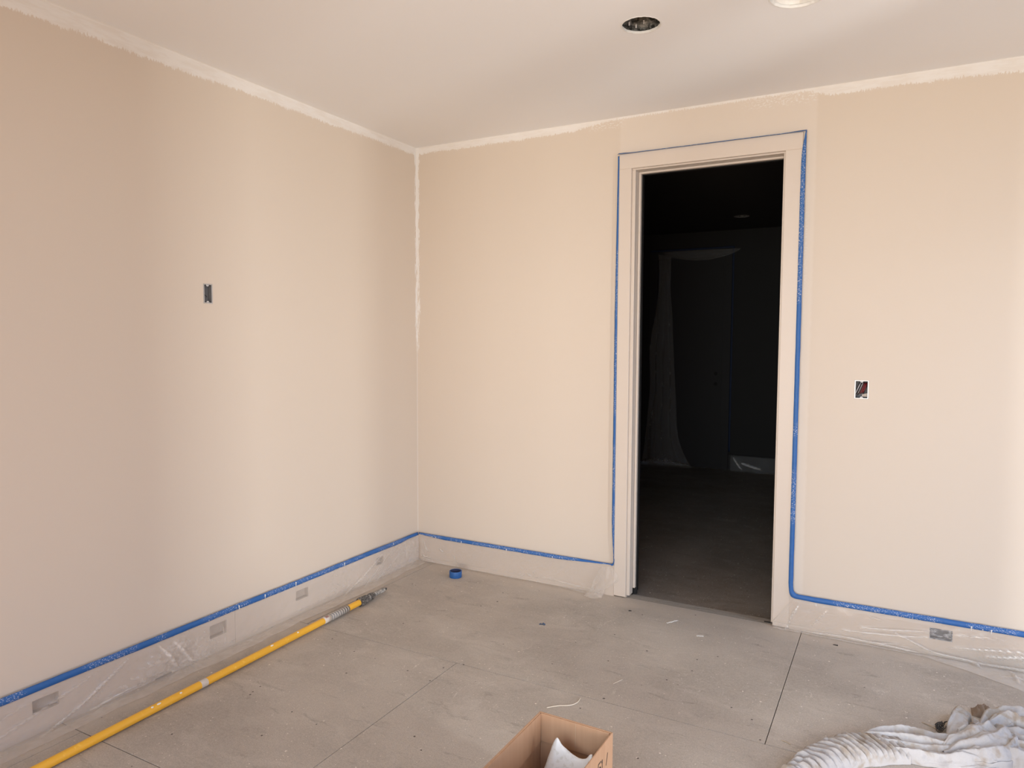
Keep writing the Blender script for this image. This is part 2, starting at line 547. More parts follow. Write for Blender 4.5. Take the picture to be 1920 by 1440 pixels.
# ceiling with two round holes
def ceiling(name, x0, x1, y0, y1, holes, mat, th=0.009):
    bm = BM()
    hs = [(hx - 0.2, hx + 0.2, hy - 0.2, hy + 0.2) for hx, hy, r in holes]
    slab(bm, lambda u, v, w_: (u, v, H + w_), x0, x1, y0, y1, th, hs)
    for hx, hy, r in holes:
        N = 48
        for z in (H, H + th):
            inner, outer = [], []
            for k in range(N):
                a = 2 * pi * k / N
                rr = r * (1 + 0.02 * nz(cos(a) * 3 + hx, sin(a) * 3))
                inner.append(bm.verts.new((hx + rr * cos(a), hy + rr * sin(a), z)))
                s = 0.2 / max(abs(cos(a)), abs(sin(a)))
                outer.append(bm.verts.new((hx + s * cos(a), hy + s * sin(a), z)))
            for k in range(N):
                q = (k + 1) % N
                bm.faces.new([inner[k], inner[q], outer[q], outer[k]])
            if z == H:
                low = inner
            else:
                for k in range(N):
                    q = (k + 1) % N
                    bm.faces.new([low[k], low[q], inner[q], inner[k]])
    me = link(name, bm, mat)
    return struct(me)


H1 = (1.880, -1.074, 0.077)
H2 = (2.462, -1.045, 0.100)
H3 = (1.39, 3.62, 0.075)
ceiling('ceiling', -T, XR + T, YR - T, T, [H1, H2], M['ceiling'])

# ground outside, lit by the open sky
bm = BM()
box(bm, (XR + 0.16, -30, -0.30), (34, 12, -0.20))
struct(link('ground', bm, M['ground']))
bm = BM()
box(bm, (-12, -30, -0.30), (XR + 0.15, YR - 0.16, -0.20))
struct(link('ground', bm, M['ground']))

# floor: dark bed with the boards laid on it, joints left open
bm = BM()
box(bm, (-T, YR - T, -0.06), (XR + T, 0.075, -0.010))
fl = struct(link('floor', bm, M['gap']))
G = 0.0016
rows = [(0.0, -1.18, [0.0, 0.145, 2.435, XR]), (-1.18, -2.352, [0.0, 1.076, 3.37, XR]),
        (-2.352, -3.53, [0.0, 0.145, 2.435, XR]), (-3.53, YR, [0.0, 1.076, 3.37, XR])]
for ya, yb, xs in rows:
    for xa, xb in zip(xs, xs[1:]):
        bm = BM()
        g = 0.0028 if xb == 0.145 and ya == 0.0 else G
        box(bm, (xa + (G if xa else 0), ya - G if ya else 0.0, -0.0105), (xb - g, yb + G, 0.0), 0.0006)
        link('floor_board', bm, M['floor'], fl)

# ------------------------------------------------------------------ doorway
d1 = sempty('door_1', 'open doorway cased in flat beige trim edged with blue tape, dark room beyond')
CI0, CI1, CZ1 = 1.482, 2.290, 2.446      # casing inner edges
CO0, CO1, CZO = 1.411, 2.3705, 2.5285
cy = -0.018


def cbox(name, a, b, mat='trim', bev=0.0015, parent=d1):
    bm = BM()
    box(bm, a, b, bev)
    return link(name, bm, M[mat], parent)


cbox('casing_board', (CO0, cy, 0.006), (CI0, 0, CZ1))
cbox('casing_board', (CI1, cy, 0.002), (CO1, 0, CZ1))
cbox('casing_board', (CO0, cy, CZ1), (CO1, 0, CZO))
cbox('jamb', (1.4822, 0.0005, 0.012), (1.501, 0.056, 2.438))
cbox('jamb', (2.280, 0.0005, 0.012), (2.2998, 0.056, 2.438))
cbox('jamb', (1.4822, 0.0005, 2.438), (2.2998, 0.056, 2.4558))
cbox('jamb_back', (1.4822, 0.056, 0.0), (1.501, T + 0.01, 2.438), 'black_seal_and_jamb_shade', 0)
cbox('jamb_back', (2.280, 0.056, 0.0), (2.2998, T + 0.01, 2.438), 'black_seal_and_jamb_shade', 0)
cbox('jamb_back', (1.4822, 0.056, 2.438), (2.2998, T + 0.01, 2.4558), 'black_seal_and_jamb_shade', 0)
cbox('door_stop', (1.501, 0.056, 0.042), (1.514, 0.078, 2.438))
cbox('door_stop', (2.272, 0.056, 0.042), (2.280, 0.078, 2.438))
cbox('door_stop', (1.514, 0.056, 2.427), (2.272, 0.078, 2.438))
cbox('seal', (1.501, 0.078, 0.0), (1.518, 0.092, 2.438), 'black_seal_and_jamb_shade', 0)
cbox('seal', (2.268, 0.078, 0.0), (2.280, 0.092, 2.438), 'black_seal_and_jamb_shade', 0)
cbox('seal', (1.518, 0.078, 2.424), (2.268, 0.092, 2.438), 'black_seal_and_jamb_shade', 0)
cbox('seal', (2.2445, 0.012, 0.0), (2.2800, 0.0185, 0.004), 'black_seal_and_jamb_shade', 0)
bm = BM()
grid(bm, 40, 6, lambda s, t: (1.484 + 0.814 * s, 0.0 + 0.078 * t, (0.0012 + 0.0012 * nz(s * 30, t * 5)) if 0 < t < 1 else (0.0005 if t == 0 else -0.012)))
link('threshold', bm, M['threshold'], d1)

# ------------------------------------------------------------------ room beyond
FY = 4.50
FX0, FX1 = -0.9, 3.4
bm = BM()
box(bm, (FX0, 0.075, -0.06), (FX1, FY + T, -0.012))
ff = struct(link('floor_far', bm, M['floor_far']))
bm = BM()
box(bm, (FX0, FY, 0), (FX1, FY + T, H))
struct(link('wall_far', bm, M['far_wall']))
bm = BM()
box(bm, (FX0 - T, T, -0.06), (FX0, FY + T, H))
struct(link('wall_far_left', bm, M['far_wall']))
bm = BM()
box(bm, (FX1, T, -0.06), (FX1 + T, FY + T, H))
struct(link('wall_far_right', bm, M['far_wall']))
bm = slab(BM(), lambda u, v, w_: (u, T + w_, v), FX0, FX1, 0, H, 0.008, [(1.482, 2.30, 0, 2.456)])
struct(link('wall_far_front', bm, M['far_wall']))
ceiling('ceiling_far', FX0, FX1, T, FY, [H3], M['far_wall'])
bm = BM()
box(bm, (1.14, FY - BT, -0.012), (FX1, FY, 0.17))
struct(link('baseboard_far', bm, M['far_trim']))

d2 = sempty('door_2', 'closed door in the dark far room with two round bored lock holes')
dz = -0.012
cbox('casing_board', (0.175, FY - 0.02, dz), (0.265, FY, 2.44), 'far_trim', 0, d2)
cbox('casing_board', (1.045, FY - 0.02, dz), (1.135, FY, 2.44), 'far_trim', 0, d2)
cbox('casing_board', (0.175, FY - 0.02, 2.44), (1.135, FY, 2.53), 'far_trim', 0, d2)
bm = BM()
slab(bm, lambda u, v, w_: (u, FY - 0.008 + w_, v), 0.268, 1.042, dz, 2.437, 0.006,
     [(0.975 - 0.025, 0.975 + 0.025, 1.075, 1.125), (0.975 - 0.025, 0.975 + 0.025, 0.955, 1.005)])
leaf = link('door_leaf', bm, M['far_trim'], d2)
for zc in (1.10, 0.98):
    bm = BM()
    N = 24
    for k in range(N):
        a0, a1 = 2 * pi * k / N, 2 * pi * (k + 1) / N
        def sq(a):
            s = 0.025 / max(abs(cos(a)), abs(sin(a)))
            return (0.975 + s * cos(a), FY - 0.0081, zc + s * sin(a))
        def ci(a, y=-0.0081):
            return (0.975 + 0.021 * cos(a), FY + y, zc + 0.021 * sin(a))
        bm.faces.new([bm.verts.new(p) for p in (ci(a0), ci(a1), sq(a1), sq(a0))])
    link('bore_collar', bm, M['far_trim'], leaf)
    bm = BM()
    box(bm, (0.951, FY - 0.0015, zc - 0.024), (0.999, FY - 0.0005, zc + 0.024))
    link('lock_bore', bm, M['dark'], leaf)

# ------------------------------------------------------------------ baseboards
bl = sempty('baseboard_left')
for (a, b) in ((YR, -1.5305), (-1.5290, 0.0)):
    hs = [h for h in left_boxes if a < h[0] < b]
    if a == YR:
        hs = hs + [(-1.957, -1.878, 0.0, 0.006)]
    bm = slab(BM(), lambda u, v, w_: (BT - w_, u, v), a, b, 0.0, BH, BT - 0.0002, hs)
    link('board', bm, M['base'], bl)
bb = sempty('baseboard_back')
bm = slab(BM(), lambda u, v, w_: (u, -BT + w_, v), BT, CO0, 0.0, BH, BT - 0.0002, [])
link('board', bm, M['base'], bb)
bb2 = sempty('baseboard_back_right')
bm = slab(BM(), lambda u, v, w_: (u, -BT + w_, v), CO1, XR, 0.0, BH, BT - 0.0002, [right_box])
link('board', bm, M['base'], bb2)


# ------------------------------------------------------------------ electrical boxes
def ebox(label, rect, wall, mat, front=0.0, depth=0.055, group=None, rim=True, cat='electrical box', ears=True):
    u0, u1, v0, v1 = rect
    cu, cv = (u0 + u1) / 2, (v0 + v1) / 2
    W, Hh = (u1 - u0) / 2 - 0.0006, (v1 - v0) / 2 - 0.0006
    if wall == 'left':
        t = thing('electrical_box', label, cat, (0, cu, cv), 0, group)
        mp = lambda u, v, o: Vector((o, u, v))
    else:
        t = thing('electrical_box', label, cat, (cu, 0, cv), 0, group)
        mp = lambda u, v, o: Vector((u, -o, v))
    # open shell: outer and inner walls
    bm = BM()
    th = 0.0025
    prof = [(W, Hh, front), (W, Hh, -depth), None]
    def rect_ring(w_, h_, o):
        return [bm.verts.new(mp(a * w_, b * h_, o)) for a, b in ((-1, -1), (1, -1), (1, 1), (-1, 1))]
    R = [rect_ring(W, Hh, -depth), rect_ring(W, Hh, front), rect_ring(W - th, Hh - th, front), rect_ring(W - th, Hh - th, -depth + th)]
    for a, b in zip(R, R[1:]):
        for k in range(4):
            bm.faces.new([a[k], a[(k + 1) % 4], b[(k + 1) % 4], b[k]])
    bm.faces.new(R[0])
    bm.faces.new(R[-1])
    link('shell', bm, M[mat], t)
    if rim:
        bm = BM()
        A = rect_ring(W, Hh, front + 0.0004)
        B = rect_ring(W - 0.005, Hh - 0.004, front + 0.0004)
        A2 = rect_ring(W, Hh, front - 0.002)
        B2 = rect_ring(W - 0.005, Hh - 0.004, front - 0.002)
        for a, b in ((A, B), (B, B2), (B2, A2), (A2, A)):
            for k in range(4):
                bm.faces.new([a[k], a[(k + 1) % 4], b[(k + 1) % 4], b[k]])
        link('rim', bm, M['metal_rim'], t)
    if ears:
        for s in (-1, 1):
            bm = BM()
            pts = []
            if Hh > W:
                c = (0, s * (Hh - 0.005))
            else:
                c = (s * (W - 0.005), 0)
            N = 14
            top, bot = [], []
            for k in range(N):
                a = 2 * pi * k / N
                top.append(bm.verts.new(mp(c[0] + 0.0062 * cos(a), c[1] + 0.0062 * sin(a), front - 0.001)))
                bot.append(bm.verts.new(mp(c[0] + 0.0062 * cos(a), c[1] + 0.0062 * sin(a), front - 0.006)))
            bm.faces.new(top)
            bm.faces.new(bot[::-1])
            for k in range(N):
                bm.faces.new([top[k], top[(k + 1) % N], bot[(k + 1) % N], bot[k]])
            ear = link('screw_ear', bm, M['ear'], t)
            bm = BM()
            tube(bm, [mp(c[0], c[1], front - 0.0012), mp(c[0], c[1], front + 0.0006)], 0.0017, 8)
            link('screw', bm, M['wire_dark'], ear)
    return t, mp, W, Hh


t, mp, W, Hh = ebox('open grey electrical box high on the left wall', sw_left, 'left', 'metal_box', depth=0.030)
bm = BM()
tube(bm, [mp(-0.020, 0.002, -0.024), mp(-0.012, -0.004, -0.012), mp(0.000, -0.012, -0.010), mp(0.006, -0.016, -0.016)], 0.0015, 6)
link('wire', bm, M['wire_dark'], t, True)
t, mp, W, Hh = ebox('open switch box with red and white wires on the wall right of the doorway', sw_right, 'back', 'metal_box')
wires = [('wire_dark', -0.004, 0.9), ('wire_white', -0.010, 1.0), ('wire_red', 0.013, 0.8), ('wire_red', 0.019, 0.75), ('wire_white', 0.001, 0.95),
         ('wire_red', 0.008, 0.85), ('wire_dark', 0.023, 0.8), ('wire_dark', -0.015, 0.7), ('wire_red', 0.016, 0.6), ('wire_dark', 0.004, 1.1)]
for i, (m, x0, k) in enumerate(wires):
    bm = BM()
    y0 = 0.034 - 0.010 * abs(x0) * 10
    pts = [mp(x0 + 0.003, y0, -0.040), mp(x0 + 0.002, y0 - 0.006, -0.018), mp(x0 - 0.007 * k, 0.004, -0.010 - 0.002 * (i % 3)),
           mp(x0 - 0.016 * k, -0.018 * k, -0.012), mp(max(-0.026, x0 - 0.019 * k), -0.026 * k, -0.034)]
    pts = [lerp_poly([tuple(p) for p in pts], s / 14) for s in range(15)]
    tube(bm, pts, 0.0018, 6)
    link('wire', bm, M[m], t, True)
bm = BM()
grid(bm, 8, 5, lambda s, q: mp(0.002 + 0.024 * s, -0.036 + 0.018 * q * (0.6 + 0.4 * s), -0.022 + 0.008 * nz(s * 4, q * 4)))
link('paper_scrap', bm, M['label'], t, True)
lab = ['oversprayed outlet box in the left baseboard, nearest the camera', 'oversprayed outlet box in the left baseboard, second nearest the camera',
       'oversprayed outlet box in the left baseboard, beside the grey pole end', 'oversprayed outlet box in the left baseboard, nearest the corner']
for l, rct in zip(lab, left_boxes):
    ebox(l, rct, 'left', 'box_beige', front=BT - 0.004, depth=0.012, rim=False, ears=False, group='outlet boxes in the left baseboard')
ebox('grey metal outlet box in the baseboard right of the doorway', right_box, 'back', 'metal_glint', front=BT - 0.001, depth=0.02, rim=False, ears=False)


# ------------------------------------------------------------------ ceiling openings
def can(label, hx, hy, r, mat, rim=True, cat='ceiling opening', flecks=0, depth=0.12, rimmat='plaster'):
    t = thing('ceiling_light_opening', label, cat, (hx, hy, H))
    bm = BM()
    N, K = 56, 14
    vs = []
    for j in range(K + 1):
        z = 0.0092 + depth * j / K
        row = []
        for k in range(N):
            a = 2 * pi * k / N
            d = 0.012 * nz(cos(a) * 2.5 + hx, sin(a) * 2.5, z * 22) + 0.006 * nz(cos(a) * 7, sin(a) * 7 + hx, z * 60)
            rr = r * 1.04 + 0.004 * min(1, j / 2) + d * min(1, j / 3)
            row.append(bm.verts.new((rr * cos(a), rr * sin(a), z)))
        vs.append(row)
    for j in range(K):
        for k in range(N):
            q = (k + 1) % N
            bm.faces.new([vs[j][k], vs[j][q], vs[j + 1][q], vs[j + 1][k]])
    bm.faces.new(vs[-1])
    link('foil_liner' if mat == 'foil' else 'housing', bm, M[mat], t)
    if rim:
        bm = BM()
        N = 72
        ring = []
        for k in range(N):
            a = 2 * pi * k / N
            j = 0.0025 * nz(cos(a) * 6 + hx, sin(a) * 6) + 0.0012 * nz(cos(a) * 25, sin(a) * 25)
            wid = 0.0035 + 0.002 * nz(cos(a) * 3, sin(a) * 3, 5)
            ro = r * 1.0 + wid + j
            ri = r * 0.975 + j
            ring.append([bm.verts.new((q * cos(a), q * sin(a), z)) for q, z in ((ro, -0.0002), (ro - 0.001, -0.0016), (ri, -0.0012), (ri - 0.0005, 0.0085))])
        for k in range(N):
            a, b = ring[k], ring[(k + 1) % N]
            for q in range(3):
                bm.faces.new([a[q], a[q + 1], b[q + 1], b[q]])
        link('torn_rim', bm, M[rimmat], t)
    for i in range(flecks):
        a = [2.55, 1.75, 2.15][i]
        z = [0.036, 0.045, 0.030][i]
        rr = r * 1.0
        bm = BM()
        box(bm, (rr * cos(a) - 0.003, rr * sin(a) - 0.002, z - 0.008), (rr * cos(a) + 0.003, rr * sin(a) + 0.002, z + 0.006), 0.0008)
        link('bright_tab', bm, M['ear'], t)
    return t


can('round ceiling hole with crumpled dark foil inside', *H1, 'foil', flecks=3)
can('round ceiling recess smeared with white plaster at the top edge of the view', *H2, 'plaster', depth=0.05)
can('round ceiling hole in the dark far room', *H3, 'foil', depth=0.05, rimmat='far_rim')


# ------------------------------------------------------------------ masking tape strips
def strip(name, label, top, bot, mat='tape', n=60, drips=(), group=None, th=0.0012, wob=0.0012):
    """tape between two smoothed polylines (3-D points)"""
    bm = BM()
    rows = []
    for i in range(n + 1):
        s = i / n
        a = Vector(lerp_poly(top, s))
        b = Vector(lerp_poly(bot, s))
        dn = Vector((nz(s * n * 0.35, 1), nz(s * n * 0.35, 7), nz(s * n * 0.35, 3))) * wob
        a += dn
        b += dn * 0.6 + Vector((0, 0, 0.0012 * nz(s * n * 0.2, 9)))
        m = (a + b) / 2
        rows.append((a, m, b))
    t0 = Vector(rows[-1][0]) - Vector(rows[0][0])
    vs = []
    for i, (a, m, b) in enumerate(rows):
        j = min(i + 1, n)
        k = max(i - 1, 0)
        tan = (rows[j][1] - rows[k][1]).normalized()
        nn = tan.cross(b - a)
        if nn.length < 1e-7:
            nn = Vector((0, -1, 0))
        nn.normalize()
        m2 = m + nn * 0.0015
        vs.append([bm.verts.new(p) for p in (a + nn * th / 2, m2 + nn * th / 2, b + nn * th / 2, b - nn * th / 2, m2 - nn * th / 2, a - nn * th / 2)])
    for i in range(n):
        for k in range(6):
            q = (k + 1) % 6
            bm.faces.new([vs[i][k], vs[i][q], vs[i + 1][q], vs[i + 1][k]])
    bm.faces.new(vs[0])
    bm.faces.new(vs[-1])
    o = link(name, bm, M[mat], None, True)
    tag(o, label, 'tape', group)
    for (p, L, out) in drips:
        bm = BM()
        p = Vector(p)
        N = 9
        pts = [(p[0] + out[0] * 0.002, p[1] + out[1] * 0.002, p[2] - L * k / 8) for k in range(N)]
        tube(bm, pts, 0.002, 8, True, lambda i: 0.0042 - 0.0035 * (i / 8) ** 0.6 if i else 0.002)
        link('paint_drip', bm, M['drip'], o, True)
    return o


def lin(a, b, k):
    return [tuple(a[i] + (b[i] - a[i]) * t / k for i in range(3)) for t in range(k + 1)]


# left baseboard: lies against the wall just above the board, bottom edge leaning out
A = []
B = []
for i in range(36):
    y = -3.9 + (3.875) * i / 35
    tz = 0.196 + 0.002 * nz(y * 2.3)
    wdt = 0.026 + 0.002 * nz(y * 1.7, 4)
    if y > -0.15:
        wdt *= 0.75
    A.append((0.0175, y, tz - 0.002))
    B.append((0.0235, y, tz - wdt - 0.002))
ld = [((0.024, y, z), L, (1, 0)) for y, z, L in ((-1.512, 0.187, 0.022), (-1.349, 0.190, 0.020), (-1.138, 0.190, 0.026), (-0.757, 0.188, 0.022), (-0.30, 0.186, 0.012))]
strip('masking_tape', 'long blue tape strip along the top of the left baseboard', A, B, n=160, drips=ld)
# back wall, corner to door
A, B = [], []
for i in range(22):
    x = 0.022 + (1.385 - 0.022) * i / 21
    k = i / 21
    wdt = 0.022
    if i < 3:
        wdt = 0.009 + 0.0045 * i
    if i > 16:
        wdt = 0.022 - 0.0034 * (i - 16)
    dz_ = 0.0
    A.append((x, -0.0185, 0.190 + dz_))
    B.append((x, -0.0245, 0.190 - wdt + dz_))
A += [(1.400, -0.022, 0.192), (1.408, -0.022, 0.203), (1.410, -0.020, 0.225)]
B += [(1.404, -0.0265, 0.181), (1.4135, -0.0255, 0.198), (1.4145, -0.021, 0.222)]
bd = [((x, -0.025, z), L, (0, -1)) for x, z, L in ((0.135, 0.180, 0.006), (0.165, 0.180, 0.008), (0.365, 0.178, 0.012), (0.70, 0.178, 0.014), (1.02, 0.178, 0.010))]
strip('masking_tape', 'blue tape strip on the back baseboard between room corner and doorway', A, B, n=110, drips=bd)
# casing, left side
A, B = [], []
for i in range(24):
    z = 0.215 + (2.52 - 0.215) * i / 23
    wd_ = 0.0155 if z < 1.6 else 0.0155 - (z - 1.6) * 0.0085
    if i < 2:
        wd_ = 0.004 + 0.005 * i
    A.append((1.4115 - wd_, -0.0195, z))
    B.append((1.4115, -0.021, z))
strip('masking_tape', 'narrow blue tape strip up the left side of the door casing', A, B, n=90)
# casing, top: seen nearly edge-on
A, B = [], []
for i in range(24):
    x = 1.402 + (2.3855 - 1.402) * i / 23
    h = 0.006 + (0.003 if i < 2 or i > 21 else 0)
    A.append((x, -0.006, 2.5295 + h))
    B.append((x, -0.030, 2.5285))
strip('masking_tape', 'thin blue tape line along the top of the door casing', A, B, n=80)
# casing, right side, round the bottom corner and on along the baseboard
A, B = [], []
zs = [2.533, 2.50, 2.45, 2.38] + [2.2 - 0.2 * i for i in range(10)] + [0.27]
for i, z in enumerate(zs):
    wd_ = [0.004, 0.009, 0.017, 0.021][i] if i < 4 else 0.0225
    A.append((2.3865, -0.0200, z))
    B.append((2.3865 - wd_, -0.0215, z))
A += [(2.387, -0.021, 0.225), (2.392, -0.021, 0.203), (2.405, -0.021, 0.192), (2.43, -0.021, 0.190)]
B += [(2.366, -0.023, 0.222), (2.371, -0.025, 0.190), (2.385, -0.026, 0.171), (2.42, -0.026, 0.167)]
for i in range(14):
    x = 2.50 + (XR - 0.03 - 2.50) * i / 13
    A.append((x, -0.0185, 0.189))
    B.append((x, -0.0245, 0.1635))
rd = [((3.163, -0.025, 0.176), 0.022, (0, -1)), ((3.24, -0.025, 0.174), 0.020, (0, -1))]
strip('masking_tape', 'blue tape strip down the right of the door casing and along the right baseboard', A, B, n=220, drips=rd)
# far room, round the closed door
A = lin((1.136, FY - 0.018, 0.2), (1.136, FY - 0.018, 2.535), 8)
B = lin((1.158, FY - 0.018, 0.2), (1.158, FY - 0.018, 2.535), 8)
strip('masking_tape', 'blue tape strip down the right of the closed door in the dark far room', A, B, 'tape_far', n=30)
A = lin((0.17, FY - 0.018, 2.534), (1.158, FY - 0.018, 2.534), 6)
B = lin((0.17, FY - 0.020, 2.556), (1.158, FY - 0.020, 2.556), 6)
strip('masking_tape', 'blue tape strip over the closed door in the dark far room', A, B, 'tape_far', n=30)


# ------------------------------------------------------------------ masking film
def seg_d(u, v, c):
    (ax, ay), (bx, by) = c[0], c[1]
    dx, dy = bx - ax, by - ay
    L2 = dx * dx + dy * dy
    t = max(0, min(1, ((u - ax) * dx + (v - ay) * dy) / L2))
    px, py = ax + dx * t, ay + dy * t
    return sqrt((u - px) ** 2 + (v - py) ** 2), t


def film(name, label, mapf, us, ztop, hang, floor_w, creases, amp=0.0015, mat='film', nv=34, extra=None, o0=0.0255):
    """mapf(u, out, z) -> point.  ztop(u), floor_w(u) give the top edge and the width lying on the floor."""
    bm = BM()
    lay = bm.verts.layers.float.new('crease_shine')
    vs = []
    for u in us:
        zt, fw_ = ztop(u), floor_w(u)
        L = zt + fw_
        row = []
        for j in range(nv + 1):
            v = L * j / nv
            # base profile with a soft bend at the floor
            rb = 0.028
            if v < zt - rb:
                z, o = zt - v, o0 + 0.004 * sin(pi * v / zt) * hang
                nrm = (1, 0)
            elif v < zt + rb:
                a = (v - (zt - rb)) / (2 * rb) * pi / 2
                z, o = rb * (1 - sin(a)) + 0.0015, o0 + rb * (1 - cos(a))
                nrm = (cos(a), sin(a))
            else:
                z, o = 0.0015, o0 + rb + (v - zt - rb)
                nrm = (0.0, 1)
            d = 0
            rg = 1 - abs(nz(u * 16 + v * 13, v * 24, 3)) * 7
            cv_ = 0.22 * max(0, rg) ** 2 * max(0, nz(u * 3, v * 5, 8) + 0.15) * 2
            env = min(1, j / 3)
            d += amp * (1 - 2 * abs(nz(u * 7, v * 11))) * 1.6 + amp * 1.3 * max(0, 0.5 - abs(nz(u * 17 + v * 14, v * 21, 3)) * 2) + amp * 0.7 * abs(nz(u * 45 + v * 30, v * 40))
            for c in creases:
                if min(c[0][0], c[1][0]) - 0.05 < u < max(c[0][0], c[1][0]) + 0.05:
                    q, t = seg_d(u, v, c)
                    cv_ += (c[3] / 0.008) * exp(-(q / (c[2] * 0.75)) ** 2) * sin(pi * min(1, max(0, 0.12 + 0.76 * t)))
                    d += 1.6 * c[3] * exp(-(q / (c[2] * 1.0)) ** 2) * (0.25 + sin(pi * min(1, max(0, t))))
            if extra:
                e_ = extra(u, v)
                d += e_
                cv_ += e_ * 9
            d = max(0.0003, d) * env
            vv = bm.verts.new(mapf(u, o + nrm[0] * d, z + nrm[1] * d))
            vv[lay] = min(1.0, cv_)
            row.append(vv)
        vs.append(row)
    for i in range(len(us) - 1):
        for j in range(nv):
            bm.faces.new([vs[i][j], vs[i + 1][j], vs[i + 1][j + 1], vs[i][j + 1]])
    o = link(name, bm, M[mat], None, True)
    tag(o, label, 'plastic film')
    return o


def rng(a, b, st):
    n_ = int(abs(b - a) / st)
    return [a + (b - a) * i / n_ for i in range(n_ + 1)]


def bunch(cu, cv, ru, rv, h, seed):
    def f(u, v):
        e = exp(-((u - cu) / ru) ** 2 - ((v - cv) / rv) ** 2)
        if e < 0.01:
            return 0
        a = math.atan2(v - cv, (u - cu) * 0.6)
        r = sqrt((u - cu) ** 2 + (v - cv) ** 2)
        return e * h * (0.4 + 0.9 * abs(nz(u * 22, v * 22, seed)) + 0.5 * abs(sin(a * 5 + nz(u * 9, v * 9, seed) * 4)) + 0.3 * abs(nz(u * 60, v * 60, seed)))
    return f


mapL = lambda u, o, z: (o, u, z)
mapB = lambda u, o, z: (u, -o, z)
bs = [bunch(-1.90, 0.06, 0.10, 0.06, 0.022, 1), bunch(-2.02, 0.13, 0.09, 0.04, 0.016, 2), bunch(-1.80, 0.17, 0.07, 0.05, 0.016, 3), bunch(-1.72, 0.15, 0.05, 0.05, 0.012, 4)]
cr = [((-2.75, 0.15), (-2.20, 0.01), 0.005, 0.004), ((-2.45, 0.20), (-2.08, 0.01), 0.005, 0.006), ((-2.9, 0.10), (-2.36, 0.005), 0.004, 0.003),
      ((-1.95, 0.01), (-1.86, 0.15), 0.006, 0.008), ((-1.88, 0.02), (-1.78, 0.16), 0.006, 0.009), ((-2.25, 0.17), (-2.05, 0.14), 0.005, 0.006),
      ((-0.80, 0.19), (-0.42, 0.02), 0.006, 0.005), ((-0.62, 0.20), (-0.36, 0.03), 0.005, 0.004), ((-0.50, 0.19), (-0.25, 0.06), 0.004, 0.004), ((-1.62, 0.02), (-1.60, 0.14), 0.004, 0.003),
      ((-0.18, 0.03), (-0.17, 0.12), 0.004, 0.004), ((-3.2, 0.12), (-2.6, 0.18), 0.005, 0.004)]
film('plastic_film', 'clear masking film crumpled over the left baseboard and floor edge', mapL, rng(-3.8, -0.03, 0.0085),
     lambda u: 0.1665 + 0.001 * nz(u * 3), 1.0, lambda u: 0.085 + 0.018 * nz(u * 2.2) + 0.012 * nz(u * 9), cr, 0.0016,
     extra=lambda u, v: sum(b(u, v) for b in bs))
cr = [((0.07, 0.02), (0.11, 0.09), 0.005, 0.006), ((0.08, 0.14), (0.16, 0.17), 0.005, 0.007), ((0.06, 0.11), (0.13, 0.13), 0.004, 0.006), ((0.20, 0.06), (0.23, 0.075), 0.006, 0.006),
      ((0.30, 0.08), (0.36, 0.15), 0.004, 0.003), ((0.95, 0.12), (1.30, 0.15), 0.005, 0.004)]
film('plastic_film', 'clear masking film over the back baseboard from the corner to the casing', mapB, rng(0.045, 1.36, 0.008),
     lambda u: 0.166 if u > 0.1 else 0.158, 1.0, lambda u: 0.012 + 0.006 * nz(u * 5) + (0.05 * (u - 1.1) / 0.26 if u > 1.1 else 0), cr, 0.0014,
     extra=bunch(0.10, 0.12, 0.05, 0.05, 0.010, 8))
# bunched tail at the foot of the left casing
bm = BM()


def tail(s, t):
    top = lerp_poly([(1.335, -0.036, 0.165), (1.375, -0.040, 0.176), (1.405, -0.036, 0.178)], t)
    mid = lerp_poly([(1.300, -0.045, 0.085), (1.375, -0.060, 0.075), (1.452, -0.040, 0.112)], t)
    low = lerp_poly([(1.285, -0.055, 0.035), (1.330, -0.070, 0.020), (1.372, -0.055, 0.045)], t)
    end = lerp_poly([(1.262, -0.105, 0.004), (1.315, -0.125, 0.004), (1.368, -0.098, 0.004)], t)
    p = Vector(lerp_poly([top, mid, low, end], s))
    d = 0.010 * abs(sin(t * 9 + s * 4)) * sin(pi * min(1, s * 1.1)) + 0.004 * nz(s * 9, t * 9)
    return p + Vector((0, -d, 0))


grid(bm, 40, 36, tail)
o = link('plastic_film', bm, M['film'], None, True)
tag(o, 'loose gathered tail of masking film at the foot of the left door casing', 'plastic film')
cr = [((2.70, 0.085), (3.00, 0.045), 0.005, 0.006), ((2.62, 0.115), (3.00, 0.075), 0.006, 0.006), ((2.85, 0.075), (3.06, 0.16), 0.005, 0.006), ((2.55, 0.03), (2.48, 0.12), 0.005, 0.004), ((2.65, 0.155), (2.95, 0.168), 0.006, 0.007),
      ((3.07, 0.105), (3.50, 0.05), 0.005, 0.006), ((3.00, 0.15), (3.20, 0.165), 0.007, 0.010), ((3.20, 0.165), (3.55, 0.15), 0.006, 0.009), ((3.22, 0.12), (3.5, 0.06), 0.006, 0.010),
      ((3.10, 0.045), (3.30, 0.02), 0.004, 0.004), ((3.17, 0.17), (3.20, 0.20), 0.005, 0.010), ((2.42, 0.02), (2.36, 0.13), 0.006, 0.006), ((2.8, 0.03), (2.74, 0.02), 0.004, 0.004),
      ((3.25, 0.26), (3.6, 0.24), 0.006, 0.006), ((3.32, 0.19), (3.335, 0.30), 0.004, 0.008), ((2.75, 0.165), (2.88, 0.13), 0.005, 0.006), ((2.45, 0.165), (2.7, 0.150), 0.004, 0.005)]
